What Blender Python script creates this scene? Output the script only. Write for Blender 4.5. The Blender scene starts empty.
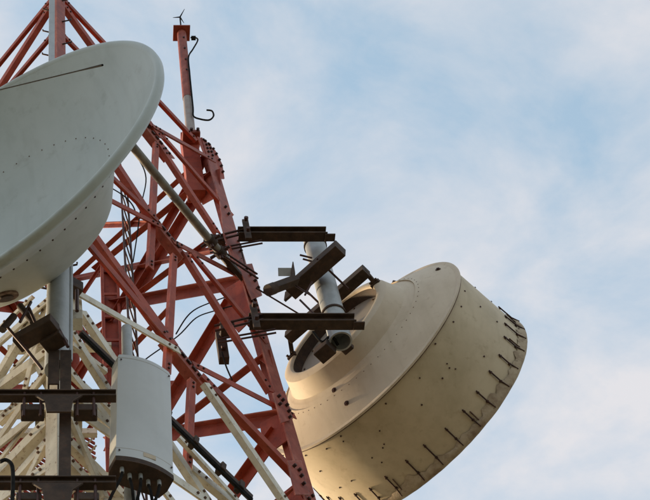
import bpy, math, random
from mathutils import Vector, Matrix, noise
random.seed(7)
scene = bpy.context.scene
V = Vector
# ------------------------------------------------------------------ camera
TH = math.radians(60.0); F = 1560.0; PX, PY = 75.0, 250.0       # pitch, focal length (px of a 650 px wide frame), principal point
W0, H0 = 650.0, 500.0
cam_d = bpy.data.cameras.new('camera'); cam = bpy.data.objects.new('camera', cam_d)
scene.collection.objects.link(cam); scene.camera = cam
cam.location = (0, 0, 0); cam.rotation_euler = (math.pi/2 + TH, 0, 0)
cam_d.sensor_fit = 'HORIZONTAL'; cam_d.sensor_width = 36.0; cam_d.lens = 36.0*F/W0
cam_d.shift_x = (W0/2 - PX)/W0; cam_d.shift_y = (PY - H0/2)/W0
cam_d.clip_start = 0.05; cam_d.clip_end = 8000
CAM_R = V((1, 0, 0)); CAM_U = V((0, -math.sin(TH), math.cos(TH))); CAM_F = V((0, math.cos(TH), math.sin(TH)))
# ------------------------------------------------------------------ sky and sun
SUN_EL = math.radians(17.0); SUN_AZ = math.radians(-49.0)         # azimuth from +Y towards +X
sdir = V((math.sin(SUN_AZ)*math.cos(SUN_EL), math.cos(SUN_AZ)*math.cos(SUN_EL), math.sin(SUN_EL)))
world = bpy.data.worlds.new('World'); scene.world = world; world.use_nodes = True
nt = world.node_tree; nt.nodes.clear()
def wn(t, **kw):
    n = nt.nodes.new(t)
    for k, v in kw.items(): setattr(n, k, v)
    return n
wl = nt.links.new
sky = wn('ShaderNodeTexSky', sky_type='NISHITA', sun_disc=False, sun_elevation=SUN_EL, sun_rotation=SUN_AZ,
         altitude=300, air_density=1.0, dust_density=1.4, ozone_density=1.0)
tc = wn('ShaderNodeTexCoord')
sep = wn('ShaderNodeSeparateXYZ'); wl(tc.outputs['Generated'], sep.inputs[0])
mx = wn('ShaderNodeMath', operation='MAXIMUM'); wl(sep.outputs['Z'], mx.inputs[0]); mx.inputs[1].default_value = 0.06
dx = wn('ShaderNodeMath', operation='DIVIDE'); wl(sep.outputs['X'], dx.inputs[0]); wl(mx.outputs[0], dx.inputs[1])
dy = wn('ShaderNodeMath', operation='DIVIDE'); wl(sep.outputs['Y'], dy.inputs[0]); wl(mx.outputs[0], dy.inputs[1])
cmb = wn('ShaderNodeCombineXYZ'); wl(dx.outputs[0], cmb.inputs[0]); wl(dy.outputs[0], cmb.inputs[1])
mp = wn('ShaderNodeMapping'); wl(cmb.outputs[0], mp.inputs[0]); mp.inputs['Rotation'].default_value = (0, 0, -0.6); mp.inputs['Scale'].default_value = (1.0, 1.25, 1.0); mp.inputs['Location'].default_value = (0.37, 1.9, 0)
n1 = wn('ShaderNodeTexNoise'); wl(mp.outputs[0], n1.inputs['Vector']); n1.inputs['Scale'].default_value = 5.2; n1.inputs['Detail'].default_value = 8; n1.inputs['Roughness'].default_value = 0.58; n1.inputs['Distortion'].default_value = 0.25
cr = wn('ShaderNodeValToRGB'); wl(n1.outputs['Fac'], cr.inputs[0])
cr.color_ramp.elements[0].position = 0.34; cr.color_ramp.elements[0].color = (0.0, 0.0, 0.0, 1)
cr.color_ramp.elements[1].position = 0.66; cr.color_ramp.elements[1].color = (0.95, 0.95, 0.95, 1)
cloud = wn('ShaderNodeRGB'); cloud.outputs[0].default_value = (6.0, 5.9, 6.1, 1)
thin = wn('ShaderNodeMixRGB', blend_type='ADD'); thin.inputs[0].default_value = 1.0; wl(sky.outputs[0], thin.inputs[1]); thin.inputs[2].default_value = (2.35, 3.15, 3.65, 1)
mixc = wn('ShaderNodeMixRGB'); wl(cr.outputs[0], mixc.inputs[0]); wl(thin.outputs[0], mixc.inputs[1]); wl(cloud.outputs[0], mixc.inputs[2])
bg = wn('ShaderNodeBackground'); wl(mixc.outputs[0], bg.inputs[0]); bg.inputs[1].default_value = 0.10
wo = wn('ShaderNodeOutputWorld'); wl(bg.outputs[0], wo.inputs[0])
sl = bpy.data.lights.new('sun', 'SUN'); so = bpy.data.objects.new('sun', sl); scene.collection.objects.link(so)
sl.energy = 4.2; sl.angle = math.radians(3.5); sl.color = (1.0, 0.76, 0.47)
so.rotation_euler = (-sdir).to_track_quat('-Z', 'Y').to_euler(); so.location = (0, 0, 60)
scene.view_settings.view_transform = 'Standard'; scene.view_settings.look = 'None'
scene.view_settings.exposure = 0.4; scene.view_settings.gamma = 1.0; scene.view_settings.use_curve_mapping = False

# ------------------------------------------------------------------ materials
def mat(name, cols, rough=0.55, metal=0.0, scale=6.0, bump=0.15, spots=None, spot_amt=0.3, streak=0.0, streak_col=(0.12, 0.07, 0.04), spot_scale=22.0, spec=0.3, edge=None):
    m = bpy.data.materials.new(name); m.use_nodes = True
    t = m.node_tree; N = t.nodes; L = t.links.new
    b = N['Principled BSDF']; b.inputs['Specular IOR Level'].default_value = spec; b.inputs['Roughness'].default_value = rough; b.inputs['Metallic'].default_value = metal
    tx = N.new('ShaderNodeTexCoord')
    nz = N.new('ShaderNodeTexNoise'); nz.inputs['Scale'].default_value = scale; nz.inputs['Detail'].default_value = 6; nz.inputs['Roughness'].default_value = 0.62
    L(tx.outputs['Object'], nz.inputs['Vector'])
    r = N.new('ShaderNodeValToRGB'); L(nz.outputs['Fac'], r.inputs[0])
    e = r.color_ramp.elements; e[0].position = 0.3; e[0].color = (*cols[0], 1); e[1].position = 0.7; e[1].color = (*cols[-1], 1)
    if len(cols) == 3:
        q = e.new(0.5); q.color = (*cols[1], 1)
    out = r.outputs[0]
    if streak > 0:
        mpp = N.new('ShaderNodeMapping'); mpp.inputs['Scale'].default_value = (9, 9, 0.9); L(tx.outputs['Object'], mpp.inputs[0])
        ns = N.new('ShaderNodeTexNoise'); ns.inputs['Scale'].default_value = 1.0; ns.inputs['Detail'].default_value = 5; L(mpp.outputs[0], ns.inputs['Vector'])
        rs = N.new('ShaderNodeValToRGB'); rs.color_ramp.elements[0].position = 0.5; rs.color_ramp.elements[1].position = 0.78
        rs.color_ramp.elements[0].color = (0, 0, 0, 1); rs.color_ramp.elements[1].color = (streak,)*3 + (1,)
        L(ns.outputs['Fac'], rs.inputs[0])
        mm = N.new('ShaderNodeMixRGB'); L(rs.outputs[0], mm.inputs[0]); L(out, mm.inputs[1]); mm.inputs[2].default_value = (*streak_col, 1); out = mm.outputs[0]
    if spots:
        ns = N.new('ShaderNodeTexNoise'); ns.inputs['Scale'].default_value = spot_scale; ns.inputs['Detail'].default_value = 4; ns.inputs['Roughness'].default_value = 0.7
        L(tx.outputs['Object'], ns.inputs['Vector'])
        rs = N.new('ShaderNodeValToRGB'); rs.color_ramp.elements[0].position = 0.58; rs.color_ramp.elements[1].position = 0.70
        rs.color_ramp.elements[0].color = (0, 0, 0, 1); rs.color_ramp.elements[1].color = (spot_amt,)*3 + (1,)
        L(ns.outputs['Fac'], rs.inputs[0])
        mm = N.new('ShaderNodeMixRGB'); L(rs.outputs[0], mm.inputs[0]); L(out, mm.inputs[1]); mm.inputs[2].default_value = (*spots, 1); out = mm.outputs[0]
    if edge:                                                        # paint worn thin along the arrises
        bv = N.new('ShaderNodeBevel'); bv.samples = 4; bv.inputs['Radius'].default_value = 0.014
        ge = N.new('ShaderNodeNewGeometry'); dt = N.new('ShaderNodeVectorMath'); dt.operation = 'DOT_PRODUCT'
        L(bv.outputs[0], dt.inputs[0]); L(ge.outputs['Normal'], dt.inputs[1])
        mr = N.new('ShaderNodeMapRange'); mr.inputs['From Min'].default_value = 0.99; mr.inputs['From Max'].default_value = 0.80
        mr.inputs['To Min'].default_value = 0.0; mr.inputs['To Max'].default_value = 1.0; L(dt.outputs['Value'], mr.inputs['Value'])
        ne = N.new('ShaderNodeTexNoise'); ne.inputs['Scale'].default_value = 5.0; ne.inputs['Detail'].default_value = 4; L(tx.outputs['Object'], ne.inputs['Vector'])
        me_ = N.new('ShaderNodeMapRange'); me_.inputs['From Min'].default_value = 0.42; me_.inputs['From Max'].default_value = 0.6; me_.inputs['To Max'].default_value = 0.75; L(ne.outputs['Fac'], me_.inputs['Value'])
        mu = N.new('ShaderNodeMath'); mu.operation = 'MULTIPLY'; L(mr.outputs[0], mu.inputs[0]); L(me_.outputs[0], mu.inputs[1])
        mm = N.new('ShaderNodeMixRGB'); L(mu.outputs[0], mm.inputs[0]); L(out, mm.inputs[1]); mm.inputs[2].default_value = (*edge, 1); out = mm.outputs[0]
    L(out, b.inputs['Base Color'])
    rr = N.new('ShaderNodeMapRange'); rr.inputs['To Min'].default_value = rough-0.12; rr.inputs['To Max'].default_value = min(1, rough+0.15); L(nz.outputs['Fac'], rr.inputs['Value']); L(rr.outputs[0], b.inputs['Roughness'])
    if bump > 0:
        nb = N.new('ShaderNodeTexNoise'); nb.inputs['Scale'].default_value = scale*7; nb.inputs['Detail'].default_value = 3; L(tx.outputs['Object'], nb.inputs['Vector'])
        bp = N.new('ShaderNodeBump'); bp.inputs['Strength'].default_value = bump; bp.inputs['Distance'].default_value = 0.01
        L(nb.outputs['Fac'], bp.inputs['Height']); L(bp.outputs[0], b.inputs['Normal'])
    return m
M = {}
M['red'] = mat('red_paint', [(0.19, 0.029, 0.0135), (0.325, 0.054, 0.0255), (0.40, 0.086, 0.048)], 0.6, scale=3.5, spots=(0.07, 0.025, 0.016), spot_amt=0.75, streak=0.35, streak_col=(0.10, 0.03, 0.02), edge=(0.52, 0.24, 0.18))
M['faded'] = mat('faded_red_paint', [(0.20, 0.036, 0.020), (0.30, 0.064, 0.038), (0.40, 0.125, 0.085)], 0.55, scale=7, spots=(0.10, 0.035, 0.022), spot_amt=0.8, streak=0.5, streak_col=(0.16, 0.05, 0.035), edge=(0.58, 0.34, 0.27))
M['cream'] = mat('white_paint', [(0.54, 0.49, 0.38), (0.68, 0.63, 0.51), (0.76, 0.72, 0.61)], 0.5, scale=4, spots=(0.22, 0.11, 0.05), spot_amt=0.7, streak=0.4, streak_col=(0.30, 0.20, 0.11), edge=(0.30, 0.17, 0.09))
M['galv'] = mat('galvanised_steel', [(0.34, 0.355, 0.355), (0.40, 0.42, 0.42), (0.45, 0.465, 0.465)], 0.5, 0.2, scale=9, streak=0.35, streak_col=(0.22, 0.21, 0.19))
M['strut'] = mat('weathered_pipe', [(0.14, 0.125, 0.10), (0.22, 0.20, 0.165), (0.30, 0.28, 0.24)], 0.55, 0.2, scale=8, streak=0.4)
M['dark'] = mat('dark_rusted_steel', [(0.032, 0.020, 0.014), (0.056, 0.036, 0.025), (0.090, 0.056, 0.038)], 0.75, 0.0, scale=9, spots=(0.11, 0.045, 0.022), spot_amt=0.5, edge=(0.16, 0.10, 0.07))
M['bolt'] = mat('bolt_steel', [(0.035, 0.02, 0.017), (0.09, 0.04, 0.03)], 0.5, 0.3, scale=20, bump=0)
M['cable'] = mat('black_rubber', [(0.012, 0.012, 0.012), (0.03, 0.028, 0.026)], 0.85, scale=20, bump=0, spec=0.02)
M['dish'] = mat('grey_dish_paint', [(0.40, 0.44, 0.41), (0.445, 0.485, 0.455), (0.475, 0.51, 0.48)], 0.38, scale=1.3, bump=0.02, streak=0.22, streak_col=(0.24, 0.24, 0.20), spots=(0.20, 0.19, 0.15), spot_amt=0.22, spot_scale=5)
M['dishback'] = mat('grey_shell_paint', [(0.33, 0.335, 0.29), (0.39, 0.395, 0.345), (0.43, 0.43, 0.38)], 0.5, scale=2.0, bump=0.03, streak=0.25, streak_col=(0.22, 0.19, 0.14))
M['drum'] = mat('beige_gel_coat', [(0.54, 0.445, 0.325), (0.61, 0.51, 0.385), (0.65, 0.555, 0.425)], 0.58, scale=1.2, bump=0.03, streak=0.22, streak_col=(0.32, 0.25, 0.15), spots=(0.30, 0.20, 0.10), spot_amt=0.22, spot_scale=9, spec=0.15)
M['shroud'] = mat('beige_shroud_paint', [(0.50, 0.41, 0.27), (0.60, 0.495, 0.34), (0.64, 0.54, 0.38)], 0.58, scale=1.6, bump=0.03, streak=0.25, streak_col=(0.30, 0.24, 0.13), spots=(0.26, 0.17, 0.08), spot_amt=0.25, spot_scale=7, spec=0.2)
M['cover'] = mat('grey_beige_cover', [(0.36, 0.32, 0.27), (0.42, 0.38, 0.325), (0.46, 0.42, 0.36)], 0.6, scale=2, bump=0.03, streak=0.3, streak_col=(0.26, 0.2, 0.14))  # hub floor: recess shade is mixed into this grey; panel seams share it
M['cloth'] = mat('weathered_radome_cloth', [(0.24, 0.165, 0.105), (0.42, 0.33, 0.225), (0.54, 0.44, 0.31)], 0.8, scale=7, bump=0.3, spots=(0.10, 0.06, 0.035), spot_amt=0.6, spot_scale=10)
M['panel'] = mat('pale_grey_radome', [(0.50, 0.51, 0.49), (0.545, 0.555, 0.535), (0.58, 0.59, 0.57)], 0.42, scale=2, bump=0.02, streak=0.12, streak_col=(0.36, 0.34, 0.28))
M['tan'] = mat('tan_label', [(0.50, 0.40, 0.28), (0.58, 0.48, 0.34)], 0.6, scale=12, bump=0)
M['ground'] = mat('dry_ground', [(0.11, 0.10, 0.065), (0.15, 0.135, 0.09), (0.19, 0.17, 0.12)], 0.95, scale=0.6, bump=0.3)
M['concrete'] = mat('concrete', [(0.28, 0.27, 0.25), (0.36, 0.35, 0.33)], 0.9, scale=3)
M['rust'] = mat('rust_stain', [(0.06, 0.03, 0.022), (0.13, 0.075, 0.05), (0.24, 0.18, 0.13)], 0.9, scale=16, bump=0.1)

# ------------------------------------------------------------------ mesh helpers
class MB:
    def __init__(s): s.v = []; s.f = []; s.sm = []
    def add(s, vs, fs, smooth=False):
        o = len(s.v); s.v += [tuple(p) for p in vs]
        for f in fs: s.f.append([i+o for i in f]); s.sm.append(smooth)
        return s
    def prism(s, prof, a, b, X, Y):
        """closed 2-D profile [(x,y)] swept from a to b; X, Y are the profile axes"""
        n = len(prof)
        vs = [a+X*x+Y*y for x, y in prof]+[b+X*x+Y*y for x, y in prof]
        fs = [[i, (i+1) % n, n+(i+1) % n, n+i] for i in range(n)]+[list(range(n))[::-1], list(range(n, 2*n))]
        return s.add(vs, fs)
    def box(s, c, X, Y, Z, sx, sy, sz):
        a = c-Z*(sz/2); b = c+Z*(sz/2)
        return s.prism([(-sx/2, -sy/2), (sx/2, -sy/2), (sx/2, sy/2), (-sx/2, sy/2)], a, b, X, Y)
    def tube(s, pts, r, n=8, caps=True):
        pts = [V(p) for p in pts]; k = len(pts)
        rs = r if isinstance(r, (list, tuple)) else [r]*k
        vs = []; t0 = (pts[1]-pts[0]).normalized(); up = t0.orthogonal().normalized()
        for i, p in enumerate(pts):
            t = (pts[min(i+1, k-1)]-pts[max(i-1, 0)]).normalized()
            up = (up-t*up.dot(t)); up = up.normalized() if up.length > 1e-6 else t.orthogonal().normalized()
            w = t.cross(up)
            for j in range(n):
                a = 2*math.pi*j/n; vs.append(p+(up*math.cos(a)+w*math.sin(a))*rs[i])
        fs = [[i*n+j, i*n+(j+1) % n, (i+1)*n+(j+1) % n, (i+1)*n+j] for i in range(k-1) for j in range(n)]
        s.add(vs, fs, True)
        if caps:
            s.add(vs[:n], [list(range(n))[::-1]]); s.add(vs[-n:], [list(range(n))])
        return s
    def bolt(s, p, n, r=0.024, h=0.03):
        n = n.normalized(); u = n.orthogonal().normalized(); w = n.cross(u)
        vs = [p+(u*math.cos(a)+w*math.sin(a))*r for a in [i*math.pi/3 for i in range(6)]]
        vs += [q+n*h for q in vs]
        s.add(vs, [[i, (i+1) % 6, 6+(i+1) % 6, 6+i] for i in range(6)]+[list(range(6, 12))])
        return s
    def rev(s, C, d, prof, n=96, jit=None):
        """surface of revolution, profile [(t, R)] along axis d"""
        d = d.normalized(); u = (d.cross(V((0, 0, 1))) if abs(d.z) < .99 else V((1, 0, 0))).normalized(); w = u.cross(d)
        vs = []
        for k, (t, R) in enumerate(prof):
            for j in range(n):
                a = 2*math.pi*j/n
                rr, tt = (R, t) if jit is None else jit(k, a, R, t)
                vs.append(C+d*tt+(u*math.cos(a)+w*math.sin(a))*rr)
        fs = [[i*n+j, i*n+(j+1) % n, (i+1)*n+(j+1) % n, (i+1)*n+j] for i in range(len(prof)-1) for j in range(n)]
        return s.add(vs, fs, True)
    def build(s, name, m, parent=None, bevel=0.0, sharp=None):
        me = bpy.data.meshes.new(name); me.from_pydata(s.v, [], s.f); me.update()
        for p, q in zip(me.polygons, s.sm): p.use_smooth = q
        if sharp: me.set_sharp_from_angle(angle=math.radians(sharp))
        me.materials.append(M[m] if isinstance(m, str) else m)
        o = bpy.data.objects.new(name, me)
        if name in ('bolts', 'rivets', 'seam_bolts', 'cover_bolts', 'nuts', 'threaded_rods'): o['kind'] = 'stuff'
        scene.collection.objects.link(o)
        if parent is not None:
            o.parent = parent
            if parent.type == 'EMPTY': o.location = -parent.location
        if bevel > 0:
            b = o.modifiers.new('bevel', 'BEVEL'); b.width = bevel; b.segments = 2; b.limit_method = 'ANGLE'; b.angle_limit = math.radians(40)
        return o
def tag(o, label, cat, group=None):
    o['label'] = label; o['category'] = cat
    if group: o['group'] = group
    return o
def thing(name, loc, label, cat, group=None):
    e = bpy.data.objects.new(name, None); e.location = loc; e.empty_display_size = 0.3
    scene.collection.objects.link(e); return tag(e, label, cat, group)
def ray(x, y): return CAM_R*((x-PX)/F) - CAM_U*((y-PY)/F) + CAM_F
def atY(x, y, Y):
    r = ray(x, y); return r*(Y/r.y)
def smooth_pts(pts, k=6):
    pts = [V(p) for p in pts]; out = []
    for i in range(len(pts)-1):
        p0 = pts[max(i-1, 0)]; p1 = pts[i]; p2 = pts[i+1]; p3 = pts[min(i+2, len(pts)-1)]
        for j in range(k):
            t = j/k
            out.append(0.5*((2*p1)+(p2-p0)*t+(2*p0-5*p1+4*p2-p3)*t*t+(3*p1-p0-3*p2+p3)*t**3))
    return out+[pts[-1]]
ZUP = V((0, 0, 1)); XR = V((1, 0, 0)); YA = V((0, 1, 0))

# ------------------------------------------------------------------ the ground
GZ = -1.6
g = MB(); g.add([(-3000, -3000, GZ), (3000, -3000, GZ), (3000, 3000, GZ), (-3000, 3000, GZ)], [[0, 1, 2, 3]])
go = g.build('ground', 'ground'); go['kind'] = 'structure'

# ------------------------------------------------------------------ lattice tower
AL = math.radians(2.0)
RV = V((math.cos(AL), -math.sin(AL), 0)); NV = V((-math.sin(AL), -math.cos(AL), 0))
def cen(z): return V((-0.078-0.0122*(z-12), 9.58, z))
def hs(z): return 2.314-0.0423*(z-11.69)
def leg(k, z):
    return cen(z)+{'N': NV, 'R': RV, 'F': -NV, 'L': -RV}[k]*hs(z)
FACES = {'A': ('N', 'R'), 'B': ('R', 'F'), 'C': ('L', 'N'), 'D': ('F', 'L')}
PLN = {}
for k, (a, b) in FACES.items():
    p = leg(a, 12); q = leg(b, 12); r = leg(a, 18)
    n = (q-p).cross(r-p).normalized()
    if n.dot((p+q)/2-cen(12)) < 0: n = -n
    PLN[k] = (p, n)
def on(face, x, y):
    p, n = PLN[face]; r = ray(x, y); return r*(p.dot(n)/r.dot(n))
MIR = {'A': 'C', 'B': 'D'}
def mir(P):
    c = cen(P.z); v = P-c; b = v.dot(RV); return P-RV*(2*b)
tower = thing('lattice_tower', (cen(GZ).x, cen(GZ).y, GZ), 'red and white lattice steel tower of bolted angle bars carrying the antennas', 'tower')
def angle_member(P0, P1, n, w, m, name='diagonal_brace', flip=1, off=0.0, bolts=2, t=0.012, wb=None):
    rb = 0.018 if name == 'splice_plate' else 0.0125; bm = 'bolt' if m != 'cream' else 'rust'
    if name != 'splice_plate': w = w*(0.78 if name == 'redundant_strut' else 0.84 if m == 'cream' else 0.92)
    u = (P1-P0).normalized(); s = u.cross(n).normalized()*flip; wb = wb or w*0.62
    mb = MB(); o = n*off
    mb.prism([(-w/2, 0), (w/2, 0), (w/2, -wb), (w/2-t, -wb), (w/2-t, -t), (-w/2, -t)] if flip > 0 else
             [(-w/2, -t), (w/2-t, -t), (w/2-t, -wb), (w/2, -wb), (w/2, 0), (-w/2, 0)], P0+o, P1+o, s, n)
    ob = mb.build(name, m, tower)
    if bolts:
        b = MB(); L = (P1-P0).length
        for e in range(bolts):
            for P, sg in ((P0, 1), (P1, -1)):
                b.bolt(P+o+u*sg*(0.07+0.085*e), n, rb, rb*1.3)
        b.build('bolts', bm, ob)
    return ob
cnt = [0]
def brace(face, p0, p1, w=0.12, m='red', name='diagonal_brace', mirror=True, flip=1, bolts=2, mm=None, ext=0.0):
    cnt[0] += 1
    P0, P1 = on(face, *p0), on(face, *p1)
    if ext: P0, P1 = P0-(P1-P0)*ext, P1+(P1-P0)*ext
    n = PLN[face][1]; off = 0.004+0.016*(cnt[0] % 4)
    angle_member(P0, P1, n, w, m, name, flip, off, bolts)
    if mirror and face in MIR:
        f2 = MIR[face]; Q0, Q1 = mir(P0), mir(P1)
        angle_member(Q0, Q1, PLN[f2][1], w, mm or m, name, -flip, off, bolts)
def gusset(face, pts, m='red', mirror=True, off=-0.02, bolts=()):
    P = [on(face, *p) for p in pts]; n = PLN[face][1]
    def mk(P, n, B):
        mb = MB(); k = len(P); t = 0.014
        vs = [p+n*off for p in P]+[p+n*(off-t) for p in P]
        mb.add(vs, [list(range(k)), list(range(k, 2*k))[::-1]]+[[i, k+i, k+(i+1) % k, (i+1) % k] for i in range(k)])
        o = mb.build('gusset_plate', m, tower)
        if B:
            bb = MB()
            for q in B: bb.bolt(q+n*(off), n, 0.017, 0.035)
            bb.build('bolts', 'bolt', o)
    B = [on(face, *q) for q in bolts]
    mk(P, n, B)
    if mirror and face in MIR: mk([mir(p) for p in P], PLN[MIR[face]][1], [mir(p) for p in B])
# legs: corner angles, red above, white below, in bolted lengths
def tower_leg(k, z0, z1, m, w=0.19):
    a, b = leg(k, z0), leg(k, z1)
    fs = [f for f, ab in FACES.items() if k in ab]
    dirs = []
    for f in fs:
        o = [q for q in FACES[f] if q != k][0]; dirs.append((leg(o, z0)-a).normalized())
    X, Y = dirs; t = 0.018
    mb = MB(); mb.prism([(0, 0), (w, 0), (w, t), (t, t), (t, w), (0, w)], a, b, X, Y)
    out = -(X+Y).normalized(); oo = 0.06 if k == 'R' else 0.10; mb.v = [tuple(V(p)+out*oo) for p in mb.v]
    ob = mb.build('leg', m, tower)
    bb = MB()
    for zz in [z0+0.06+0.11*i for i in range(4)]+[z1-0.06-0.11*i for i in range(4)]:
        p = leg(k, zz)+out*oo
        for D, n in ((X, -Y), (Y, -X)):
            n2 = n-D*n.dot(D); bb.bolt(p+D*(w*0.3), n2, 0.018, 0.025); bb.bolt(p+D*(w*0.72), n2, 0.018, 0.025)
    bb.build('bolts', 'bolt', ob)
ZT = 19.35
for k in 'RFL':
    tower_leg(k, GZ, 6.0, 'red'); tower_leg(k, 6.0, 11.3, 'cream'); tower_leg(k, 11.3, 15.4, 'faded' if k == 'R' else 'red'); tower_leg(k, 15.4, ZT, 'faded' if k == 'R' else 'red')
tower_leg('N', GZ, 6.0, 'red', .13); tower_leg('N', 6.0, 11.9, 'cream', .13); tower_leg('N', 11.9, 15.6, 'red', .14); tower_leg('N', 15.6, 20.9, 'faded', .15)
for k in 'NRFL':                                                     # concrete footings
    p = leg(k, GZ); mb = MB(); mb.prism([(-.45, -.45), (.45, -.45), (.45, .45), (-.45, .45)], V((p.x, p.y, GZ-.3)), V((p.x, p.y, GZ+.25)), XR, YA); mb.build('footing', 'concrete', tower, bevel=.02)
# --- near face A (mirrored to C)
A = 'A'
brace(A, (60, -4), (196, 141), 0.13, 'red', 'ring_strut', flip=-1)
brace(A, (63, 6), (160, 140), 0.13, 'red', flip=1)
brace(A, (58, 34), (150, 128), 0.12, 'red', 'ring_strut', flip=-1)
brace(A, (141, 119), (172, 158), 0.17, 'faded', 'splice_plate', flip=1, bolts=5)
brace(A, (160, 146), (218, 234), 0.11, 'red')
brace(A, (157, 132), (231, 217), 0.11, 'red', flip=-1)
brace(A, (150, 128), (212, 163), 0.11, 'faded', 'redundant_strut', flip=-1)
brace(A, (157, 143), (151, 268), 0.10, 'red', 'redundant_strut', bolts=2)
brace(A, (59, 76), (156, 224), 0.13, 'red')
brace(A, (59, 129), (156, 222), 0.11, 'red', flip=-1)
brace(A, (59, 178), (158, 229), 0.11, 'red', 'redundant_strut', flip=-1)
brace(A, (154, 218), (186, 258), 0.17, 'faded', 'splice_plate', bolts=5)
brace(A, (172, 242), (252, 284), 0.11, 'faded', 'redundant_strut', flip=-1)
brace(A, (183, 254), (270, 394), 0.11, 'red')
brace(A, (190, 256), (264, 346), 0.11, 'red', flip=-1)
brace(A, (175, 255), (168, 372), 0.10, 'red', 'redundant_strut', bolts=2)
brace(A, (59, 187), (174, 346), 0.14, 'red')
brace(A, (59, 212), (172, 347), 0.13, 'red', flip=-1)
brace(A, (60, 288), (176, 354), 0.12, 'cream', 'redundant_strut', flip=-1, mirror=False)
brace(A, (168, 338), (208, 388), 0.17, 'faded', 'splice_plate', bolts=5)
brace(A, (192, 365), (294, 417), 0.11, 'red', 'redundant_strut', flip=-1)
brace(A, (200, 377), (299, 480), 0.12, 'red')
brace(A, (203, 386), (290, 514), 0.12, 'cream', flip=1)
brace(A, (193, 380), (189, 467), 0.10, 'red', 'redundant_strut', bolts=2)
brace(A, (82, 312), (212, 508), 0.12, 'cream', mm='cream')
brace(A, (60, 362), (172, 506), 0.11, 'cream', flip=-1)
brace(A, (64, 408), (206, 506), 0.13, 'cream', flip=-1)
brace(A, (64, 434), (130, 500), 0.12, 'cream')
brace(A, (68, 372), (120, 420), 0.09, 'cream', 'redundant_strut')
brace(A, (190, 470), (300, 560), 0.12, 'cream')
# --- left near face C, seen under the dish
C = 'C'
brace(C, (55, 300), (-14, 360), 0.12, 'cream', mirror=False)
brace(C, (56, 344), (-20, 398), 0.15, 'cream', mirror=False, flip=-1)
brace(C, (30, 398), (-30, 440), 0.13, 'cream', mirror=False)
brace(C, (48, 424), (-12, 486), 0.16, 'cream', mirror=False, flip=-1)
brace(C, (52, 470), (-30, 524), 0.13, 'cream', mirror=False)
brace(C, (46, 300), (24, 392), 0.09, 'cream', 'redundant_strut', mirror=False)
brace(C, (44, 378), (2, 418), 0.09, 'cream', 'redundant_strut', mirror=False)
brace(A, (68, 330), (112, 400), 0.11, 'cream', mirror=False)
brace(A, (66, 392), (116, 438), 0.13, 'cream', mirror=False, flip=-1)
brace(A, (66, 455), (116, 510), 0.12, 'cream', mirror=False)
def plan(za, fa, zb, fb):                                         # bars across the inside of the near corner
    a = leg('N', za).lerp(leg('R', za), fa); b = leg('N', zb).lerp(leg('L', zb), fb)
    angle_member(a, b, V((0, 0, -1)), 0.09, 'cream', 'plan_brace', 1, 0.0, 1)
for za, fa, zb, fb in ((9.4, .22, 9.4, .22), (10.1, .34, 10.1, .34), (10.9, .28, 10.9, .30), (11.6, .2, 11.6, .2)):
    plan(za, fa, zb, fb)
for f, p, q in ((A, (72, 345), (106, 372)), (A, (70, 420), (104, 500)), (A, (176, 440), (236, 506)), (C, (50, 330), (10, 372)), (C, (40, 410), (-6, 470)), (C, (46, 448), (20, 500)), (C, (36, 300), (4, 330))):
    brace(f, p, q, 0.075, 'cream', 'secondary_brace', mirror=False, bolts=1)
gusset(C, [(30, 360), (52, 348), (52, 388), (44, 390)], 'cream', False)
gusset(A, [(64, 288), (83, 292), (84, 314), (66, 330)], 'cream', False)
gusset(A, [(64, 396), (84, 404), (84, 430), (64, 440)], 'cream', True)
# --- right far face B (mirrored to D)
B = 'B'
brace(B, (96, 268), (214, 172), 0.16, 'red', flip=-1)
brace(B, (140, 292), (206, 184), 0.17, 'red')
brace(B, (132, 296), (214, 235), 0.15, 'red', flip=-1)
brace(B, (107, 306), (243, 281), 0.16, 'red', 'ring_strut')
brace(B, (160, 424), (233, 303), 0.17, 'red')
brace(B, (158, 437), (266, 353), 0.15, 'red', flip=-1)
brace(B, (118, 360), (170, 305), 0.13, 'red', flip=-1)
brace(B, (112, 383), (180, 382), 0.12, 'red', 'redundant_strut', flip=-1)
brace(B, (106, 446), (284, 419), 0.16, 'red', 'ring_strut')
brace(B, (216, 520), (279, 432), 0.17, 'red')
brace(B, (240, 530), (305, 478), 0.15, 'red', flip=-1)
brace(B, (100, 224), (150, 222), 0.10, 'red', 'redundant_strut')
brace(B, (106, 372), (70, 310), 0.10, 'red', mirror=False)
gusset(B, [(196, 178), (222, 170), (222, 196), (204, 206)], 'red')
gusset(B, [(228, 290), (248, 278), (256, 318), (240, 334), (226, 316)], 'red', bolts=((246, 290), (249, 302), (252, 314)))
gusset(B, [(262, 425), (288, 412), (292, 440), (278, 450), (264, 440)], 'red')
gusset(B, [(262, 346), (272, 352), (276, 372), (262, 362)], 'red')
gusset(B, [(286, 502), (298, 490), (312, 510), (300, 520)], 'red')
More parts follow.
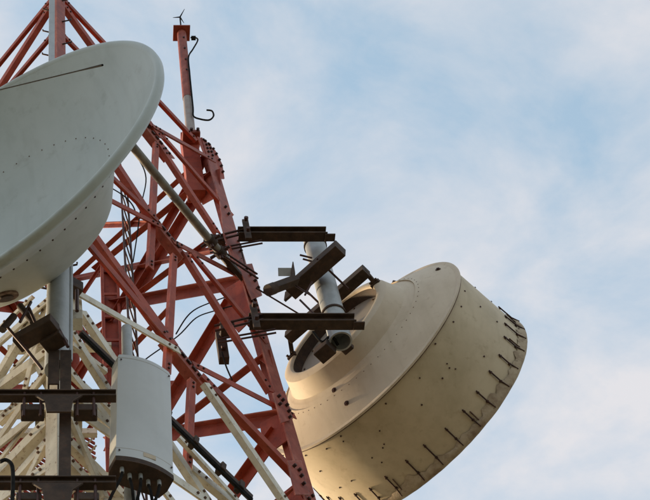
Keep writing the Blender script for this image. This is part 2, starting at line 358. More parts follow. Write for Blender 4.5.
# splice at the top of the right leg
gusset(A, [(196, 138), (202, 140), (214, 152), (221, 166), (223, 180), (215, 180), (211, 168), (203, 156)], 'red', False, off=0.03, bolts=((201, 142), (206, 146), (211, 151), (214, 156), (217, 162), (219, 168), (220.5, 174)))
gusset(A, [(215, 205), (223, 205), (237, 262), (229, 268), (219, 240)], 'faded', False, off=0.085, bolts=((220, 212), (223, 219), (235, 256), (233, 246)))
gusset(A, [(233, 270), (247, 268), (257, 300), (247, 304)], 'faded', False, off=0.085, bolts=((241, 274), (245, 280), (249, 286), (252, 293)))
gusset(A, [(267, 398), (279, 396), (287, 424), (275, 428)], 'faded', False, off=0.085, bolts=((272, 402), (276, 406), (280, 411), (282, 417), (283, 423), (273, 410)))
gusset(A, [(281, 466), (295, 466), (303, 500), (289, 500)], 'faded', False, off=0.085, bolts=((287, 472), (292, 476), (294, 482), (296, 490)))
# far leg lacing: bars across the far corner
for i in range(9):
    z = 12.2+0.75*i
    for f in ('B', 'D'):
        a = leg('F', z); b = leg('R' if f == 'B' else 'L', z+0.5); p = a+(b-a)*0.05; q = a+(b-a)*0.30+V((0, 0, 0.4*(-1)**i))
        angle_member(p, q, PLN[f][1], 0.07, 'red', 'lacing_bar', 1, -0.05, 1)
# lower panels, down to the ground
zs = [GZ+0.2, 2.0, 5.2, 8.0]
for i in range(len(zs)-1):
    for f, (a, b) in FACES.items():
        m = 'cream' if zs[i] > 5 else 'red'; n = PLN[f][1]
        angle_member(leg(a, zs[i]), leg(b, zs[i+1]), n, 0.13, m, 'diagonal_brace', 1, 0.02, 0)
        angle_member(leg(b, zs[i]), leg(a, zs[i+1]), n, 0.13, m, 'diagonal_brace', 1, 0.045, 0)
        angle_member(leg(a, zs[i+1]), leg(b, zs[i+1]), n, 0.13, m, 'ring_strut', 1, 0.06, 0)
for f in ('B', 'D'):                                                # back faces behind the dish and below the frame
    a, b = FACES[f]; n = PLN[f][1]
    for z0, z1 in ((8.0, 11.6), (16.6, 19.2)):
        m = 'cream' if z0 < 9 else 'red'
        angle_member(leg(a, z0), leg(b, z1), n, 0.13, m, 'diagonal_brace', 1, 0.02, 0)
        angle_member(leg(b, z0), leg(a, z1), n, 0.13, m, 'diagonal_brace', 1, 0.045, 0)
    angle_member(leg(a, ZT-.1), leg(b, ZT-.1), n, 0.13, 'red', 'ring_strut', 1, 0.06, 0)
rc = V((0.475, 11.0, 0))
col = MB()
for sx in (-1, 1): col.prism([(-.02, -.06), (.02, -.06), (.02, .06), (-.02, .06)], rc+V((.105*sx, 0, GZ)), rc+V((.105*sx, 0, 18.6)), XR, YA)
col.box(rc+V((0, .03, (18.6+GZ)/2)), XR, YA, ZUP, .168, .02, 18.6-GZ)
co_ = col.build('riser_column', 'red', tower)
for i in range(14):
    z = 10.5+.56*i; MB().box(rc+V((0, -.05, z)), XR, YA, ZUP, .168, .02, .05).build('batten_plate', 'red', co_)
p0 = leg('N', 16.2)+V((-.065, -.15, 0)); p1 = leg('N', 20.9)+V((-.065, -.15, 0))
MB().box((p0+p1)/2, XR, YA, (p1-p0).normalized(), .075, .03, (p1-p0).length).build('conduit', 'galv', tower, bevel=.006)
# stub bolts standing on the near leg (step bolts)
for i in range(22):
    z = 11.0+0.42*i; p = leg('N', z); sgn = 1 if i % 2 else -1
    q = p+V((0.05*sgn, -0.03, 0)); e = q+V((0.13*sgn, -0.03, 0.0))
    MB().tube([q, e, e+V((0, 0, 0.035))], 0.010, 6).build('step_bolt', 'bolt', tower)

# ------------------------------------------------------------------ platform grating inside the tower
zp = 12.6
plat = thing('grating_platform', (cen(zp).x, cen(zp).y+1.0, zp), 'rusty red open grating floor inside the tower behind the cream bars', 'platform')
ya, yb = 9.35, 11.75
def halfw(y): return max(0.12, (cen(zp).y+hs(zp)-y)*0.97)
def inside(p): return ya < p.y < yb and cen(zp).x-halfw(p.y) < p.x < 0.22
def clip_bars(d, step, z, w, h, name, m):
    d = V((*d, 0)).normalized(); e = V((-d.y, d.x, 0)); o0 = V((cen(zp).x-.6, 10.3, z)); mb = MB()
    for i in range(-45, 46):
        ts = [t*.04 for t in range(-70, 71) if inside(o0+e*(i*step)+d*(t*.04))]
        if len(ts) > 2:
            a, b = o0+e*(i*step)+d*ts[0], o0+e*(i*step)+d*ts[-1]; mb.box((a+b)/2, e, ZUP, d, w, h, (b-a).length)
    o = mb.build(name, m, plat); o['kind'] = 'stuff'
clip_bars((.80, .6), .048, zp, .016, .034, 'grating_bars', 'red')
clip_bars((-.6, .80), .085, zp-.026, .014, .016, 'grating_cross_rods', 'cream')
for y in (ya, 10.6):
    h = halfw(y); x0 = cen(zp).x-h; x1 = .22; MB().box(V(((x0+x1)/2, y-0.02, zp-0.08)), XR, YA, ZUP, x1-x0, 0.06, 0.08).build('support_beam', 'cream', plat)

# ------------------------------------------------------------------ climbing ladder inside the tower
lx, ly = 0.66, 9.75
lad = thing('climbing_ladder', (lx, ly, 8.0), 'thin dark climbing ladder running up inside the red lattice', 'ladder')
ld = V((0.28, 0.96, 0))
for s in (-1, 1):
    p = V((lx, ly, 0))+ld*(0.19*s); MB().tube([p+ZUP*8, p+ZUP*19.2], 0.014, 6).build('rail', 'bolt', lad)
for i in range(37):
    p = V((lx, ly, 8.2+0.3*i)); MB().tube([p-ld*0.19, p+ld*0.19], 0.010, 6).build('rung', 'bolt', lad)

# ------------------------------------------------------------------ mast on the right leg
ym = 9.52
m0 = atY(190.5, 131, ym); m1 = atY(181.5, 33, ym)
mast = thing('lightning_mast', m0, 'slim red and grey pipe mast with square top plate and spiked rod', 'mast')
mid = m0.lerp(m1, 0.30)
M['worn'] = mat('worn_pipe_paint', [(0.26, 0.13, 0.10), (0.33, 0.27, 0.24), (0.37, 0.34, 0.32)], 0.5, scale=5, streak=.4, streak_col=(.28, .10, .07))
MB().tube([m0-(m1-m0)*0.08, mid], 0.068, 16).build('lower_pipe', 'worn', mast, sharp=40)
up = MB().tube([mid, m1], 0.074, 16).build('upper_pipe', 'faded', mast, sharp=40)
bb = MB(); md = (m1-m0).normalized()
for t in (0.55, 0.66, 0.78, 0.9): bb.bolt(m0.lerp(m1, t)+V((0.02, -0.068, 0)), V((0.1, -1, -.2)), 0.018, 0.02)
bb.build('bolts', 'bolt', up)
pl = MB().box(m1, XR, YA, ZUP, 0.27, 0.27, 0.03).build('top_plate', 'red', mast, bevel=0.004)
rod = MB(); tp = atY(180, 17, ym)
rod.tube([m1+V((0, 0, 0)), tp], 0.012, 6)
for e in ((173, 17.5), (184.5, 9), (184, 23)): rod.tube([tp, atY(*e, ym+random.uniform(-.1, .1))], [0.013, 0.004], 6)
rod.build('air_terminal', 'cable', mast)
cb = [(190.5, 37.5), (196.5, 38), (197.5, 41), (193, 49), (188.5, 57), (189.5, 72), (191, 88), (193, 108), (193.5, 116), (200, 119), (209, 120), (213.5, 116), (212, 111), (206.5, 110)]
MB().tube(smooth_pts([atY(x, y, ym-0.08) for x, y in cb], 5), 0.013, 6).build('earth_cable', 'cable', mast)
mb = MB(); pb = atY(193.5, 38, ym); mb.box(pb, XR, YA, ZUP, 0.07, 0.06, 0.05); mb.build('cable_gland', 'cable', mast)
c0 = atY(192, 136, ym+.1); c1 = atY(193, 195, ym+.1)
MB().box((c0+c1)/2+V((0, .03, 0)), XR, YA, ZUP, 0.23, 0.2, (c0-c1).length*0.98).build('base_column', 'red', mast, bevel=0.006)
cl = MB(); pc = atY(191, 139, ym-.03); cl.box(pc, XR, YA, ZUP, 0.25, 0.26, 0.09); cl.build('clamp', 'red', mast, bevel=0.02)
bb = MB()
for sx in (-.09, .0, .09): bb.bolt(pc+V((sx, -.13, 0)), V((0, -1, 0)), 0.022, 0.04)
bb.build('bolts', 'bolt', mast)

# ------------------------------------------------------------------ drum antenna on the right
dC = V((3.389, 10.314, 15.346)); az, el = math.radians(47.94), math.radians(-13.6)
dd = V((math.sin(az)*math.cos(el), math.cos(az)*math.cos(el), math.sin(el)))
du = dd.cross(ZUP).normalized(); dw = du.cross(dd)
drum = thing('drum_antenna', dC-ZUP*1.6, 'large beige shrouded drum antenna seen from behind with a recessed round hub', 'antenna')
def dp(t, R, a): return dC+dd*t+(du*math.cos(a)+dw*math.sin(a))*R
def dn(a): return du*math.cos(a)+dw*math.sin(a)
hub = MB().rev(dC, dd, [(-0.452, 0.675), (-0.472, 0.680), (-0.483, 0.698), (-0.484, 0.722), (-0.478, 0.755), (-0.466, 0.790), (-0.452, 0.817), (-0.40, 0.838), (-0.32, 0.870), (-0.25, 0.905), (-0.236, 0.928), (-0.226, 0.965)]).build('hub_ring', 'drum', drum, sharp=24)
wl_ = MB().rev(dC, dd, [(-0.325, 0.664), (-0.33, 0.676), (-0.456, 0.6765)]).build('hub_well', 'dark', drum)  # recess wall coloured dark to stand for the shadow inside the hub
MB().rev(dC, dd, [(-0.345, 0.0), (-0.34, 0.25), (-0.328, 0.50), (-0.325, 0.672)]).build('hub_cover', 'cover', drum)  # recess floor, its shade put into a greyer, darker colour
flare = MB().rev(dC, dd, [(-0.226, 0.963), (-0.196, 1.036), (-0.190, 1.040), (-0.212, 1.042), (-0.206, 1.050), (-0.15, 1.17), (-0.09, 1.30), (-0.03, 1.42), (-0.010, 1.468), (-0.012, 1.50), (-0.006, 1.522), (0.014, 1.524), (0.020, 1.515), (0.020, 1.47)]).build('reflector_back', 'drum', drum, sharp=24)
MB().rev(dC, dd, [(0.0195, 1.480), (0.0195, 1.517), (0.030, 1.514), (0.032, 1.484)]).build('flange_shadow_ring', 'rust', drum, sharp=40)  # added dark ring, paints the shadow line under the flange overhang
shr = MB().rev(dC, dd, [(0.015, 1.482)]+[(0.015+(1.02-0.015)*i/12, 1.482+0.056*i/12) for i in range(1, 13)]).build('shroud', 'shroud', drum)
def cl_j(k, a, R, t):
    v = noise.noise(V((math.cos(a)*5, math.sin(a)*5, k*0.8)))
    v2 = noise.noise(V((math.cos(a)*16, math.sin(a)*16, k*1.7+9)))
    w = 1.0 if k in (0, 1) else 0.35
    return R+0.010*v*w+0.010*v2*w, t+(0.08*v+0.06*v2)*(1.2 if k == 0 else 0.4 if k == 1 else 0.03)
rim = MB().rev(dC, dd, [(0.945, 1.543), (0.975, 1.556), (1.01, 1.576), (1.045, 1.580), (1.07, 1.570), (1.08, 1.53)], 220, cl_j).build('radome_hem', 'cloth', drum)
MB().rev(dC, dd, [(1.08, 1.54), (1.11, 1.3), (1.135, 0.9), (1.15, 0.4), (1.152, 0.0)]).build('radome', 'drum', drum)
NH = 34
for i in range(NH):                                                  # tension rods round the front rim
    a = 2*math.pi*(i+0.35)/NH + random.uniform(-.02, .02)
    t0 = 0.74+random.uniform(-.02, .03)
    rd = MB(); rd.tube([dp(t0, 1.535, a), dp(0.93, 1.549, a), dp(1.03, 1.585, a)], [0.0085, 0.0085, 0.006], 6)
    rd.bolt(dp(t0+.03, 1.515, a), dn(a), .014, .03); rd.bolt(dp(.93, 1.532, a), dn(a), .016, .022)
    rd.build('tension_rod', 'bolt', drum)
    if i % 4 == 0:
        MB().tube([dp(t0+.08, 1.535, a+.03), dp(1.0, 1.555, a+.026)], 0.008, 6).build('tension_rod', 'rust', drum)
bb = MB()
for i in range(30):
    a = 2*math.pi*i/30+.05
    for t in (0.10, 0.38, 0.62):
        if random.random() < 0.45: bb.bolt(dp(t+random.uniform(-.03, .03), 1.482+.056*t, a+random.uniform(-.03, .03)), dn(a), 0.0105, 0.009)
for i in range(12): a = random.uniform(3.6, 5.6); t = random.uniform(.05, .8); bb.bolt(dp(t, 1.482+.056*t, a), dn(a), 0.009, 0.008)
bb.build('rivets', 'bolt', shr)
bb = MB()
for i in range(60): a = 2*math.pi*i/60; bb.bolt(dp(-0.192, 1.075, a), -dd, 0.0065, 0.005)
bb.build('seam_bolts', 'rust', flare)
for i, (a, R, t) in enumerate(((-1.78, 0.99, -0.215), (-1.66, 1.27, -0.105), (0.35, 1.36, -0.062), (2.6, 1.2, -.137))):
    p = dp(t, R, a); mb = MB(); nrm = (dn(a)*0.5-dd).normalized(); mb.bolt(p, nrm, 0.032, 0.012); mb.bolt(p+nrm*.01, nrm, 0.018, 0.014); mb.build('drain_plug', 'bolt', flare)
mb = MB().tube([dp(-.02, 1.46, 1.15), dp(-.06, 1.43, 1.15), dp(-.06, 1.36, 1.14)], 0.012, 6).build('lifting_lug', 'bolt', flare)
# hub inner cover bolts
bb = MB()
for i in range(10): a = 2*math.pi*i/10; bb.bolt(dp(-.325, .61, a), -dd, 0.013, 0.012)
bb.build('cover_bolts', 'rust', hub)

# ------------------------------------------------------------------ mount of the drum antenna
yb = 9.20
mnt = thing('drum_antenna_mount', leg('R', 14.4), 'dark steel arms and grey pipe holding the beige drum antenna to the tower leg', 'mount')
def ibeam(P0, P1, h=0.15, w=0.13, t=0.018, name='arm', parent=mnt, m='dark'):
    mb = MB(); X = YA; Y = ZUP
    mb.prism([(-w/2, -h/2), (w/2, -h/2), (w/2, -h/2+t), (t/2, -h/2+t), (t/2, h/2-t), (w/2, h/2-t), (w/2, h/2), (-w/2, h/2), (-w/2, h/2-t), (-t/2, h/2-t), (-t/2, -h/2+t), (-w/2, -h/2+t)], P0, P1, X, Y)
    return mb.build(name, m, parent, bevel=0.003)
for (x0, x1, y) in ((238, 326.5, 234), (249, 355, 321.5)):
    P0 = atY(x0, y, yb); P1 = atY(x1, y, yb); P1.z = P0.z
    ar = ibeam(P0, P1)
    MB().box(P1+V((0.03, 0.0, -0.085)), XR, YA, ZUP, 0.12, 0.10, 0.018).build('end_tab', 'dark', ar)
    # clamp plates either side of the leg, with threaded rods
    for k, sx in enumerate((0.10, 0.02) if y < 300 else (0.06, -0.28)):
        pc = P0+V((sx+0.0, -.075 if k == 0 else 0.32, -0.02))
        cp = MB().box(pc, XR, YA, ZUP, 0.075 if k == 0 else 0.11, 0.03 if k == 0 else .10, 0.46 if k == 0 else .55).build('clamp_plate', 'dark', mnt, bevel=0.004)
        nb = MB()
        for sz in (-.13, .13): nb.bolt(pc+V((0, -.05, sz)), V((0, -1, 0)), 0.026, 0.05)
        nb.build('nuts', 'bolt', cp)
    for sz in (-.17, -.24):
        q = P0+V((-.05, .02, sz)); MB().tube([q+V((-.3, .1, 0)), q+V((.32, -.03, 0))], 0.012, 6).build('threaded_rod', 'bolt', mnt)
    for sz in (-.05, .05):
        q = P0+V((0.05, -.03, sz)); MB().tube([q+V((-.42, .12, 0)), q+V((.1, -.03, 0))], 0.015, 6).build('threaded_rod', 'bolt', mnt)
    j = P0+V((-.17, .05, .02)); cb_ = MB().box(j+V((-.06, .06, 0)), XR, YA, ZUP, .16, .10, .17).build('clamp_block', 'dark', mnt, bevel=.01)
yp = 9.52; px_ = 2.945; ztop = atY(313, 240, yp).z; zbot = atY(341, 341.5, yp).z
pm = MB().rev(V((px_, yp, 0)), ZUP, [(zbot+0.25, 0.05), (zbot+.25, 0.108), (zbot, 0.108), (zbot, 0.128), (ztop, 0.128), (ztop, 0.0)], 32).build('pipe', 'galv', mnt, sharp=40)
for z in (ztop-.16, zbot+.55):
    MB().rev(V((px_, yp, 0)), ZUP, [(z-.015, .129), (z-.015, .142), (z+.015, .142), (z+.015, .129)], 32).build('pipe_band', 'dark', mnt, sharp=40)
# pole clamp: box beam in front of the pipe, yoke bar behind it, rods between
bxc = atY(315.5, 270, 9.28)
bx = MB().box(bxc, du, dw, dd, 0.80, 0.20, 0.17).build('clamp_beam', 'dark', mnt, bevel=0.006)
MB().box(bxc-du*0.44+V((0, 0, -.01)), du, dw, dd, 0.10, 0.26, 0.03).build('clamp_beam_flange', 'dark', bx)
yc = dC+dd*(-0.66)+du*0.06+dw*0.34
yk = MB().box(yc, du, dw, dd, 1.28, 0.16, 0.13).build('yoke_bar', 'dark', mnt, bevel=0.006)
for s in (-1, 1):
    e = yc+du*(0.62*s); h = dp(-0.47, 0.735, 0.42 if s > 0 else math.pi-0.36)
    mb = MB(); ax = (h-e).normalized(); sd = ax.cross(dw).normalized()
    mb.box((e+h)/2, sd, dw, ax, 0.05, 0.05, (h-e).length+.05); mb.build('yoke_leg', 'dark', mnt, bevel=.004)
    mb = MB(); mb.box(h-dd*.01, du, dw, dd, 0.12, 0.07, 0.04)
    for q in (-.04, .04): mb.bolt(h+du*q-dd*.02, -dd, .016, .04)
    mb.build('hub_lug', 'dark', mnt)
for su in (-.25, .12):
    for sw in (-.03,):
        p = bxc+du*su+dw*sw; MB().tube([p-dd*.10, p+dd*.42], 0.013, 6).build('clamp_rod', 'bolt', mnt)
p0 = atY(269, 290, 9.22); p1 = atY(296, 280, 9.30); ax = (p1-p0).normalized(); s2 = ax.cross(ZUP).normalized()
MB().box((p0+p1)/2, s2, ax.cross(s2), ax, 0.10, 0.09, (p1-p0).length).build('adjuster_arm', 'dark', mnt, bevel=.005)
MB().tube([p0-ax*.02, p0+ax*.10], 0.07, 12).build('adjuster_nut', 'dark', mnt, sharp=40)
pt = atY(285, 272, 9.30); MB().box(pt, XR, V((0, .7, .7)), V((0, -.7, .7)), 0.16, 0.006, 0.10).build('tag_plate', 'galv', mnt)
MB().tube([atY(293, 281, 9.27), atY(293, 272, 9.27), atY(293, 262, 9.27)], [0.03, 0.025, 0.006], 8).build('locking_pin', 'dark', mnt)
for a, b in (((300, 255), (312, 258)), ((303, 259), (314, 262)), ((296, 286), (312, 296)), ((300, 300), (318, 318)), ((305, 295), (312, 282))):
    MB().tube([atY(*a, 9.33), atY(*b, 9.33)], 0.013, 6).build('threaded_rod', 'bolt', mnt)
pb = atY(325, 351, 9.62); MB().box(pb, du, dw, dd, 0.20, 0.17, 0.16).build('feed_box', 'dark', mnt, bevel=.008)
pb = atY(347, 348, 9.66); MB().box(pb, du, dw, dd, 0.13, 0.08, 0.09).build('pipe_lug', 'dark', mnt, bevel=.008)
MB().tube(smooth_pts([atY(313, 332, 9.6), atY(322, 342, 9.55), atY(331, 336, 9.5), atY(338, 345, 9.6)], 5), 0.016, 6).build('cable_tail', 'cable', mnt)
gw = MB().tube([atY(256, 288, 9.4), atY(299, 314, 9.7)], 0.010, 6).build('stay_wire', 'bolt', mnt)

# ------------------------------------------------------------------ dish antenna on the left
kk = 1.2
qC = V((-0.6596, 5.054, 9.7868))*kk; az2, el2 = math.radians(-146.07), math.radians(1.36)
qd = V((math.sin(az2)*math.cos(el2), math.cos(az2)*math.cos(el2), math.sin(el2)))       # facing direction
qu = qd.cross(ZUP).normalized(); qw = qu.cross(qd)
def qp(t, R, a): return qC+qd*t*kk+(qu*math.cos(a)+qw*math.sin(a))*R*kk
dish = thing('dish_antenna', qC-ZUP*1.8, 'big grey parabolic dish antenna showing its hollow front and back shell', 'antenna')
dep = 0.55
prof = [(-dep*(1-(r/1.44)**2), r) for r in [1.44*i/26 for i in range(27)]]
rf = MB().rev(qC, qd, [(t*kk, r*kk) for t, r in prof]+[(0.0*kk, 1.44*kk), (0.016*kk, 1.455*kk), (0.022*kk, 1.475*kk), (0.016*kk, 1.493*kk), (0.0, 1.50*kk), (-0.03*kk, 1.502*kk), (-0.055*kk, 1.49*kk), (-0.06*kk, 1.465*kk)], 160).build('reflector', 'dish', dish, sharp=60)
SH = [(-0.055, 1.465), (-0.330, 0.935), (-0.337, 0.918), (-0.350, 0.905), (-0.665, 0.665), (-0.69, 0.635), (-0.705, 0.58), (-0.74, 0.3), (-0.75, 0.0)]
bs = MB().rev(qC, qd, [(t*kk, r*kk) for t, r in SH], 160).build('back_shell', 'dishback', dish, sharp=25)
bb = MB()
for i in range(56): a = 2*math.pi*i/56; bb.bolt(qp(-.322, 0.950, a), (qu*math.cos(a)+qw*math.sin(a)), 0.009, 0.010)
bb.build('seam_bolts', 'bolt', bs)
bb = MB(); rr = 0.84
for i in range(44):
    a = 2*math.pi*i/44; bb.bolt(qp(-dep*(1-(rr/1.44)**2), rr, a), qd, 0.0058, 0.005)
bb.build('rivets', 'rust', rf)
foc = qC+qd*(0.64*kk)
def bowl_hit(x, y):
    r = ray(x, y).normalized()
    for i in range(6000):
        P = r*(9+i*0.001); v = P-qC; t = v.dot(qd)/kk; R = (v-qd*v.dot(qd)).length/kk
        if t < -dep*(1-(R/1.44)**2)+.004: return P
fe = bowl_hit(102.5, 65)
e0 = fe-qC; e0 = (e0-qd*e0.dot(qd)); h0 = (fe-qC).dot(qd)
for k3 in range(3):
    rot = Matrix.Rotation(2*math.pi*k3/3, 3, qd); P = qC+qd*h0+rot @ e0
    MB().tube([P, P.lerp(foc, .1), foc], [.007, .0042, .0042], 8).build('feed_stay', 'cable', dish)
MB().tube([foc-qd*.12, foc, foc+qd*.1], [0.07, 0.11, 0.05], 16).build('feed_horn', 'dish', dish)
# cable entry with rust on the back shell
def shell_hit(x, y):
    r = ray(x, y).normalized(); best = None
    for i in range(4000):
        P = r*(9+i*0.0015*2); v = P-qC; t = v.dot(qd)/kk; R = (v-qd*v.dot(qd)).length/kk
        for (t0, r0), (t1, r1) in zip(SH, SH[1:]):
            if t1 <= t <= t0 and R < r0+(r1-r0)*(t0-t)/(t0-t1): return P
    return qC-qd*.5
he = shell_hit(6, 296); rad = (he-qC); rad = (rad-qd*rad.dot(qd)).normalized(); hn = (rad*.78-qd*.62).normalized()
MB().tube([he-hn*.02, he+hn*.012], 0.105, 20).build('cable_port', 'rust', bs, sharp=40)
MB().tube([he, he+hn*.03], 0.06, 16).build('port_collar', 'dark', bs, sharp=40)

# ------------------------------------------------------------------ mount of the dish antenna
yq = 6.72
mq = thing('dish_antenna_mount', leg('N', 9.0), 'galvanised pipe on dark crossbeams carrying the big grey dish', 'mount')
xq = -0.135; zq1 = atY(57, 363, yq).z
MB().tube([V((xq, yq, zq1-.1)), V((xq, yq, zq1+2.6))], 0.098, 24).build('pipe', 'galv', mq, sharp=40)
MB().tube([V((xq+.10, yq-.02, zq1-.0)), V((xq+.10, yq-.02, zq1+2.5))], 0.018, 8).build('conduit', 'galv', mq, sharp=40)
for s in (-1, 1):
    p = V((xq+0.045*s+.02, yq-.10, 0)); z1 = zq1+.03; z0 = zq1-(1.75 if s > 0 else .42)
    mb = MB(); mb.prism([(-.042, 0), (.042, 0), (.042, .09), (.030, .09), (.030, .012), (-.030, .012), (-.030, .09), (-.042, .09)], V((p.x, p.y, z0)), V((p.x, p.y, z1)), XR, YA)
    mb.build('channel_post', 'dark', mq)
for y in (396, 483):
    P0 = atY(-60, y, yq-.16); P1 = atY(116, y-3, yq-.16); P1.z = P0.z
    ar = ibeam(P0, P1, 0.075, 0.07, 0.012, 'crossbeam', mq)
    for sx in (-1, 1):
        c = V((xq+.02+sx*.19, yq-.12, P0.z-.15)); MB().box(c, XR, YA, ZUP, .17, .11, .075).build('clamp_block', 'dark', mq, bevel=.01)
        mb = MB()
        for q in (-.06, .06): mb.tube([c+V((q, -.05, .2)), c+V((q, -.05, -.11))], .012, 6)
        mb.build('threaded_rods', 'bolt', mq)
    mb = MB(); c = V((xq+.02, yq-.21, P0.z-.06))
    mb.prism([(-.17, 0), (.17, 0), (.10, -.07), (.085, -.2), (-.085, -.2), (-.10, -.07)], c, c+V((0, .014, 0)), XR, ZUP); mb.build('gusset_plate', 'dark', mq)
# pole clamp behind the dish
q_h = qd.cross(ZUP).normalized()
if q_h.x < 0: q_h = -q_h
for (x, y, L, Y, sz) in ((36, 333, .35, yq-.20, .10), (54, 342, .18, yq-.16, .05)):
    c = atY(x, y, Y); MB().box(c, q_h, ZUP, q_h.cross(ZUP).normalized(), L, sz, .13).build('pipe_clamp', 'dark', mq, bevel=.006)
for a, b in (((8, 328), (27, 350)), ((27, 350), (42, 369)), ((29, 308), (36, 324)), ((58, 327), (68, 347)), ((20, 322), (31, 302))):
    MB().tube([atY(*a, yq-.2), atY(*b, yq-.2)], .013, 6).build('threaded_rod', 'bolt', mq)
c = atY(76, 320, yq+.15); MB().box(c, XR, YA, ZUP, .11, .12, .14).build('bracket_block', 'cream', mq, bevel=.006)
MB().tube([atY(77, 311, yq+.05), atY(77, 290, yq+.05)], .016, 8).build('stud', 'bolt', mq)
c = atY(70, 286, yq+.2); MB().box(c, V((.83, .55, 0)), V((-.55, .83, 0)), ZUP, .20, .12, .14).build('leg_clamp', 'dark', mq, bevel=.006)
# dark bars running from the mount to the reflector back
for x0, y0, x1, y1 in ((20, 306, 33, 322), (2, 330, 14, 316)):
    MB().tube([atY(x0, y0, yq-.1), atY(x1, y1, yq-.1)], .03, 8).build('adjuster_rod', 'dark', mq)

# grey stay pipe from the dish to the right leg
sp0 = atY(96, 102, 7.0); sp1 = atY(237, 273, 9.33)
st = thing('stay_pipe', sp1, 'long weathered grey pipe strut slanting across the red braces to a clamp', 'strut')
MB().tube([sp0, sp1], 0.048, 14).build('pipe', 'strut', st, sharp=40)
for f in (0.80, 0.87):
    c = sp0.lerp(sp1, f); ax = (sp1-sp0).normalized(); s2 = ax.orthogonal().normalized()
    mb = MB(); mb.tube([c-ax*.05, c+ax*.05], 0.070, 10); mb.build('clamp_collar', 'dark', st, sharp=40)
    mb = MB()
    for q in range(4):
        n_ = (s2*math.cos(q*1.57+.6)+ax.cross(s2)*math.sin(q*1.57+.6)); mb.bolt(c+n_*.06, n_, .02, .07)
    mb.build('bolts', 'bolt', st)
c = sp0.lerp(sp1, .84); e = leg('R', c.z)+V((-.05, -.1, 0)); ax = (e-c).normalized(); s2 = ax.cross(ZUP).normalized()
MB().box((c+e)/2, s2, ax.cross(s2), ax, .06, .07, (e-c).length).build('clamp_arm', 'dark', st, bevel=.008)
for s in (-.05, .05): MB().tube([c+ZUP*s+V((-.1, -.06, 0)), e+ZUP*s+V((.15, -.06, 0))], .012, 6).build('threaded_rod', 'bolt', st)

# ------------------------------------------------------------------ panel antenna
yp0 = 7.05
TL = atY(114.5, 351.5, yp0); BL = atY(113, 456, yp0); Hh = TL.z-BL.z
ang = math.radians(23); ex = V((math.cos(ang), math.sin(ang), 0)); ey = V((-math.sin(ang), math.cos(ang), 0))
Wd = 0.465; base = V(((TL.x+BL.x)/2, yp0, BL.z))
pan = thing('panel_antenna', base+ex*Wd/2+ey*.1, 'pale grey upright panel antenna with dark bottom and hanging cables', 'antenna')
def psec(k=14, ins=0.0):
    pts = []
    for i in range(k+1):
        s = i/k; x = Wd*s; b = 0.045*(1-(2*s-1)**2)
        pts.append((x, -b))
    r = [(Wd, 0.12), (Wd-.03, 0.20), (.03, 0.20), (0, 0.12)]
    pts = pts+r
    cx, cy = Wd/2, .06
    return [(cx+(x-cx)*(1-ins), cy+(y-cy)*(1-ins)) for x, y in pts]
tilt = V((0, 0, 1))
mb = MB(); pr = psec(); pr2 = psec(ins=.05)
k = len(pr); rows = []
for z, P in ((0.0, pr), (0.03, pr), (Hh*.5, pr), (Hh-.03, pr), (Hh, pr2)):
    rows += [base+ex*(x+.055*z/Hh)+ey*y+ZUP*z for x, y in P]
mb.add(rows, [[r*k+i, r*k+(i+1) % k, (r+1)*k+(i+1) % k, (r+1)*k+i] for r in range(4) for i in range(k)], True)
mb.add(rows[-k:], [list(range(k))])
rad = mb.build('radome', 'panel', pan, sharp=35)
mb = MB(); mb.prism(psec(ins=-.012), base-ZUP*.05, base+ZUP*.004, ex, ey); cap = mb.build('end_cap', 'dark', pan)
for z in (.10, Hh-.06):                                              # moulding seams with screws
    mb = MB(); sh = ex*(.055*z/Hh); mb.prism(psec(ins=-.006), base+sh+ZUP*z, base+sh+ZUP*(z+.006), ex, ey); sm_ = mb.build('seam', 'cover', rad)
    for x in (.02, Wd-.02): MB().bolt(base+sh+ex*x-ey*.012+ZUP*(z-.03), -ey, .008, .006).build('screw', 'bolt', rad)
MB().box(base+ex*(Wd*.55)-ey*.046+ZUP*.07, ex, ey, ZUP, .10, .004, .045).build('rating_label', 'tan', pan)
for i in range(5):
    p = base+ex*(.07+.075*i)+ey*(.05+.03*(i % 2))-ZUP*.05
    co = MB().tube([p, p-ZUP*.055], .016, 10).build('connector', 'galv', pan, sharp=40)
    q = p-ZUP*.055; dxs = (-.08, .05, -.03, .06, -.06)[i]
    MB().tube(smooth_pts([q, q-ZUP*.1+ex*dxs*.3, q-ZUP*.28+ex*dxs+ey*.05, q-ZUP*.55+ex*dxs*1.6+ey*.1, q-ZUP*1.0-ex*.1+ey*.2], 5), .0125, 7).build('jumper_cable', 'cable', pan)
pp = base+ex*(Wd*.34+.075)+ey*.30
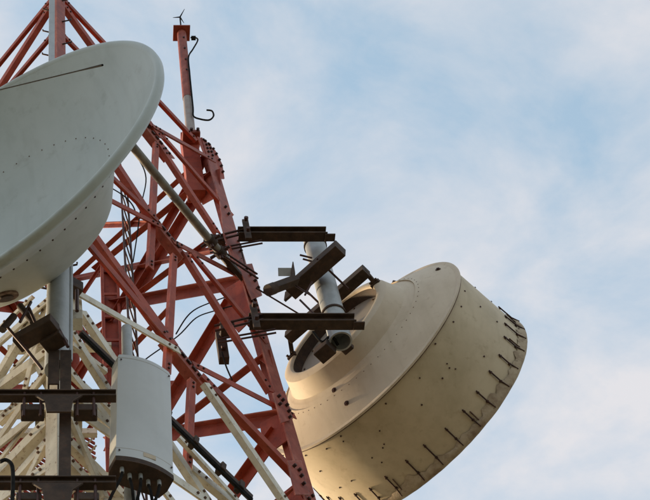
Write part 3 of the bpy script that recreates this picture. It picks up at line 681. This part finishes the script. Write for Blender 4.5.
MB().tube([pp-ZUP*.9, pp+ex*.06+ZUP*(Hh+.95)], .047, 16).build('mounting_pipe', 'galv', pan, sharp=40)
for z in (.25, Hh-.25):
    MB().box(pp-ey*.08+ZUP*z, ex, ey, ZUP, .14, .22, .06).build('bracket', 'dark', pan, bevel=.004)

# ------------------------------------------------------------------ feeder cables and rails
n_off = PLN['A'][1]*0.18
fc = thing('cable_rail', on('A', 225, 500)+n_off, 'dark cable rail sloping down behind the grey panel antenna', 'rail')
P0 = on('A', 66, 346)+n_off; P1 = on('A', 236, 511)+n_off
u = (P1-P0).normalized(); s = u.cross(PLN['A'][1]).normalized()
MB().box((P0+P1)/2, s, PLN['A'][1], u, .06, .05, (P1-P0).length).build('rail', 'dark', fc, bevel=.004)
for i, f in enumerate((.3, .5, .66, .82, .93)):
    c = P0.lerp(P1, f); MB().box(c, s, PLN['A'][1], u, .12, .09, .05).build('rail_clamp', 'dark', fc, bevel=.006)
for i in range(2): MB().tube([P0+s*(.05+.03*i)+n_off*.1, P1+s*(.05+.03*i)+n_off*.1], .014, 6).build('feeder_cable', 'cable', fc)
def loose(pts, Y, label, r=.011):
    o = MB().tube(smooth_pts([atY(x, y, Y) for x, y in pts], 6), r, 6).build('loose_cable', 'cable'); return tag(o, label, 'cable')
loose([(226, 297), (212, 302), (196, 309), (186, 318), (176, 334)], 9.3, 'thin black cable sagging between red braces above the bolted splice plate', .008)
loose([(232, 306), (214, 311), (196, 318), (178, 336), (150, 356), (140, 364)], 9.0, 'longer black cable drooping to the top of the panel antenna', .0075)
loose([(124, 140), (138, 158), (146, 178), (141, 206), (137, 236), (133, 262)], 9.7, 'thin cable loop bulging beside the climbing ladder', .009)
loose([(108, 186), (124, 196), (133, 206), (137, 218)], 9.2, 'short thin cable curving out from behind the dish shell edge', .009)
loose([(0, 462), (6, 460), (12, 466), (13, 484), (12, 505)], 6.2, 'black cable looping over the lower dark crossbeam', .014)
loose([(222, 352), (226, 366), (232, 380)], 9.35, 'short dark wire hanging beside the lower clamp plate', .009)
